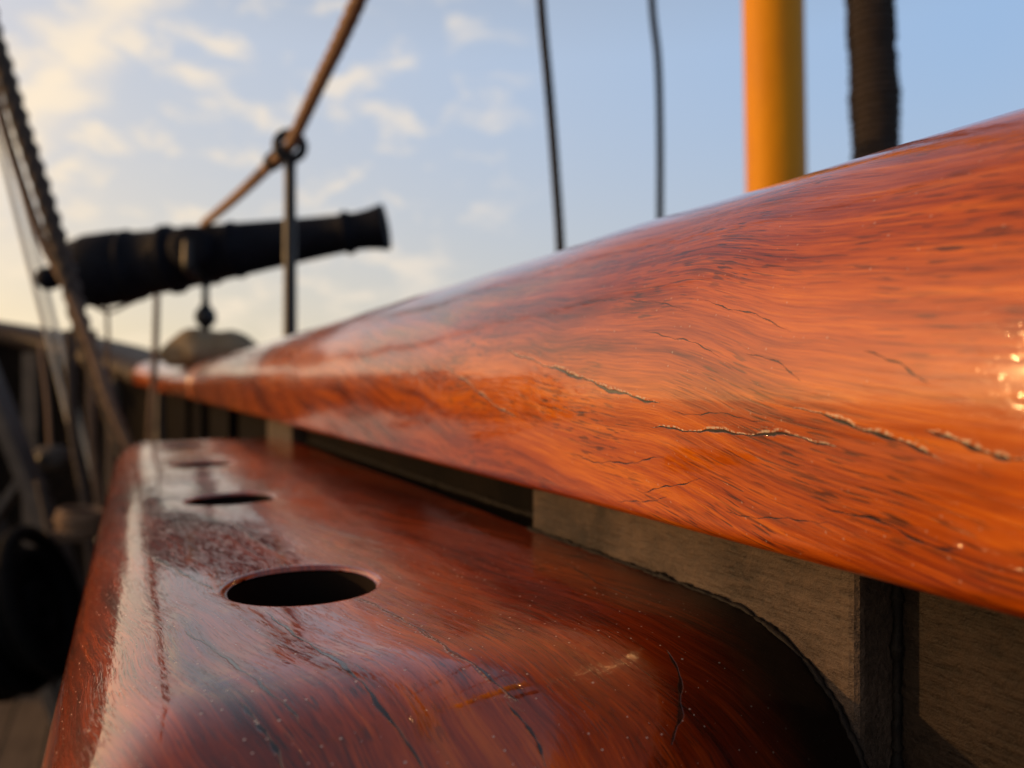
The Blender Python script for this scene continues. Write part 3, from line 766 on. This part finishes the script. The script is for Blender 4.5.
# ------------------------------------------------------------------ rigging above the rail
def line_through(p, q, up_=1.6, down=0.0):
    d = (q - p); return [q + d * down, q, p.lerp(q, .5), p, p - d * up_]
# left: heavy tarred shroud with a brown rope running beside it
a = at(2, 60, 1.30); m_ = at(67, 272, 1.30); b = at(124, 446, 1.30)
rope('twisted_shroud', [at(-150, -560, 1.30), at(-20, -20, 1.30), a, at(22, 128, 1.3), at(41, 186, 1.3), m_, at(84, 335, 1.3), b, b + (b - at(84, 335, 1.3)) * 4.5], 0.0150, M_TARROPE, 'thick dark twisted rope slanting across the breech of the gun', depth=.40, pitch=.095)
a = at(56, 296, 1.22); b = at(132, 452, 1.22)
rope('brown_rope', [at(-110, -420, 1.35), at(-20, 20, 1.35), at(2, 118, 1.35), at(24, 190, 1.35), at(45, 246, 1.33), at(66, 285, 1.30), at(92, 350, 1.26), b, b + (b - a) * 2.4], 0.0085, M_BROWNROPE, 'thinner brown rope running close behind the thick slanting shroud', depth=.2)
a = at(-4, 132, 2.3); b = at(48, 338, 2.3)
rope('pale_line', [a + (a - b) * 3, a, b, b + (b - a) * 2.4], 0.0075, M_PALEROPE, 'pale slanting line at the far left, farthest from the gun', group=None)
a = at(30, 226, 2.3); b = at(60, 345, 2.3)
rope('pale_line', [a + (a - b) * 4, a, b, b + (b - a) * 2.8], 0.007, M_PALEROPE, 'pale slanting line just left of the round knob of the gun')
# hanging lanyards under the gun
rope('lanyard', [at(157, 296, 1.66), at(155, 360, 1.62), at(150, 440, 1.55), at(149, 620, 1.55)], 0.0068, M_BROWNROPE, 'thin brown lanyard hanging straight down from the middle of the gun')
rope('lanyard', [at(106, 300, 1.80), at(108, 345, 1.80), at(112, 560, 1.80)], 0.0045, M_BROWNROPE, 'thinnest short lanyard hanging below the breech of the gun')
rope('loose_cord', [at(88, 302, 1.82), at(108, 312, 1.82), at(128, 304, 1.82), at(138, 300, 1.82)], 0.0042, M_BROWNROPE, 'short loose cord looped under the breech of the gun')
# centre: two black lines beyond the rail
D = 0.95
rope('black_line', [at(520, -520, D), at(536, -120, D), at(541, 0, D), at(549, 90, D), at(556, 180, D), at(561, 262, D), at(566, 420, D), at(568, 700, D)], 0.0062, M_BLACKLINE, 'thicker of the two black lines, rising left of the yellow pole', lobes=3, depth=.12)
rope('black_line', [at(630, -620, D), at(648, -120, D), at(652, 0, D), at(658, 60, D), at(660, 130, D), at(660, 225, D), at(659, 420, D), at(657, 700, D)], 0.0048, M_BLACKLINE, 'thinner of the two black lines, nearest the yellow pole', lobes=3, depth=.12)
# yellow pole
def pole():
    D = 1.50; p0 = at(788, 900, D); p1 = at(772, -60, D); axd = (p1 - p0).normalized()
    root = empty('yellow_pole', 'smooth yellow painted pole rising beyond the rail', 'pole', tuple(p0))
    lathe('pole_shaft', [(0, .058), (.5, .0580), (3.0, .0600), (4.2, .055), (4.25, .02)], p0 - axd * .5, axd, M_YELLOW, root, 64)
    V, Fc = torus_data(p0 + axd * .55, axd, .060, .012, 48, 12); o = mesh_obj('base_band', V, Fc, M_IRON); child(o, root)
pole()
# served dark shroud
def served():
    D = 0.95; k = D / F
    pts = resample(catmull([at(866, -700, D), at(868, -200, D), at(870, 0, D), at(874, 90, D), at(876, 170, D), at(880, 420, D), at(884, 760, D)], 10), 0.0016)
    def rf(s, u):
        return 1 + 0.05 * math.sin(s * 2 * math.pi / .0085) + 0.09 * mnoise.noise(Vector((s * 18, 1, 0))) + 0.06 * mnoise.noise(Vector((s * 70, 3, 0))) + 0.16 * max(0, u - .35)
    V, Fc = tube_data(pts, 21.5 * k, 28, rfun=rf)
    V2 = []
    for v in V: V2.append(v + Vector((mnoise.noise(v * 120), mnoise.noise(v * 120 + Vector((9, 0, 0))), 0)) * .0016)
    n0 = len(V2); rng = random.Random(3)
    for q in range(420):   # frayed ends
        i = rng.randrange(len(pts)); p = pts[i]; a = rng.random() * 6.28; L = rng.uniform(.003, .009)
        o_ = Vector((math.cos(a), math.sin(a), 0)); b0 = p + o_ * 20.5 * k; tip = b0 + o_ * L * .6 + Vector((0, 0, rng.uniform(-1, .4) * L)); sd = Vector((-o_.y, o_.x, 0)) * .0006
        n = len(V2); V2 += [b0 + sd, b0 - sd, b0 + UP * .001, tip]; Fc += [(n, n + 1, n + 3), (n + 1, n + 2, n + 3), (n + 2, n, n + 3)]
    o = mesh_obj('served_shroud', V2, Fc, M_SERVED); tag(o, 'very thick dark frayed rope wrapped in cord, right of the yellow pole', 'rope')
served()

# ------------------------------------------------------------------ gear on the deck at the left
def coil():
    c = at(16, 612, 1.25); root_r = .105; V = []; Fc = []
    ax = (FWD * .25 + RIGHT * .9 + UP * .3).normalized()
    rng = random.Random(5)
    for q in range(20):
        off = ax * ((q % 4) * .026 - .04) + Vector((rng.uniform(-.01, .01), rng.uniform(-.01, .01), rng.uniform(-.012, .012)))
        R = .016 + .026 * (q // 4) + rng.uniform(-.003, .003)
        v, f = torus_data(c + off, ax + Vector((rng.uniform(-.1, .1), rng.uniform(-.1, .1), 0)), R, .0135, 44, 10, len(V)); V += v; Fc += f
    o = mesh_obj('rope_coil', V, Fc, M_BLACKROPE); tag(o, 'big coil of thick black rope hanging at the lower left', 'rope coil')
coil()
def rack():
    """slanted timber ladder rails leaning at the left with a grey rung, and a wooden block"""
    D = 1.75
    a0, a1 = at(-30, 330, D), at(62, 560, D); b0, b1 = at(-60, 380, D), at(24, 610, D)
    root = empty('boarding_ladder', 'grey weathered ladder leaning at the far left above the black coil', 'ladder', tuple(a1))
    def bar(p, q, w_, name):
        ax = (q - p).normalized(); n = (FWD - ax * FWD.dot(ax)).normalized(); s = ax.cross(n); V = []
        for e in (p, q):
            for u, v in ((-1, -1), (1, -1), (1, 1), (-1, 1)): V.append(e + s * u * w_ / 2 + n * v * w_ * .8)
        o = mesh_obj(name, V, [(0, 1, 2, 3), (7, 6, 5, 4), (0, 4, 5, 1), (1, 5, 6, 2), (2, 6, 7, 3), (3, 7, 4, 0)], M_GREYWOOD, smooth=False)
        bv = o.modifiers.new('bevel', 'BEVEL'); bv.width = .004; bv.segments = 2; child(o, root)
    d = a1 - a0; e = b1 - b0; sc = 1.9
    bar(a0 - d * .1, a0 + d * sc, .034, 'ladder_rail'); bar(b0 - e * .1, b0 + e * sc, .034, 'ladder_rail')
    for u in (.25, .62, 1.0, 1.38, 1.75): bar(a0 + d * u, b0 + e * u, .02, 'rung')
    c = at(50, 458, 1.9)
    r2 = empty('wooden_block', 'small grey wooden block with dark sheave near the slanting shroud', 'pulley block', tuple(c))
    lathe('shell', [(-.045, .008), (-.042, .022), (-.02, .032), (.02, .032), (.042, .022), (.045, .008)], c, RIGHT + UP * .1, M_GREYWOOD, r2, 24)
    lathe('sheave', [(-.034, .006), (-.033, .014), (.033, .014), (.034, .006)], c, FWD, M_IRON, r2, 20)
    rope('hanging_fall', [at(40, 345, 2.45), at(47, 400, 2.1), at(50, 446, 1.9)], .005, M_BROWNROPE, 'thin brown line holding up the small wooden block')
    # ropes belayed at the foot of the shroud
    for i, (p, q, r, lb) in enumerate([((70, 330), (88, 520), .011, 'grey-brown rope hanging left of the foot of the thick shroud'), ((92, 330), (104, 540), .010, 'grey-brown rope hanging just right of the thick shroud foot'), ((40, 480), (92, 640), .012, 'sagging rope low at the left behind the black coil')]):
        rope('hanging_rope', [at(*p, 1.6) + UP * .0, at((p[0] + q[0]) / 2 - 6, (p[1] + q[1]) / 2, 1.6), at(*q, 1.6), at(q[0] + 10, q[1] + 160, 1.6)], r, M_TARROPE if i != 1 else M_BROWNROPE, lb, depth=.2)
    # coiled pale-brown rope end
    V = []; Fc = []
    for q in range(5):
        v, f = torus_data(at(82, 524, 1.35) + UP * (q * .010 - .02), UP + RIGHT * .2 * (q - 2) * .3, .034 + .004 * (q % 2), .0075, 30, 10, len(V)); V += v; Fc += f
    o = mesh_obj('rope_hank', V, Fc, M_BROWNROPE); tag(o, 'small brown rope hank beside the left edge of the pin rail', 'rope coil')
rack()

# far side of the ship: low bulwark with its own cap, seen only from other positions and in the varnish
def far_side():
    root = empty('bulwark', 'dark bulwark along the other side of the deck', 'bulwark', (-DECK_W, 0, 0))
    box('planking', (-DECK_W - .05, -3, .004), (-DECK_W, 2.0, .84), M_DARKWOOD, .004, root)
    box('coaming', (-DECK_W - .12, -3, .843), (-DECK_W + .06, 2.0, .89), M_BOWCAP, .012, root)
far_side()
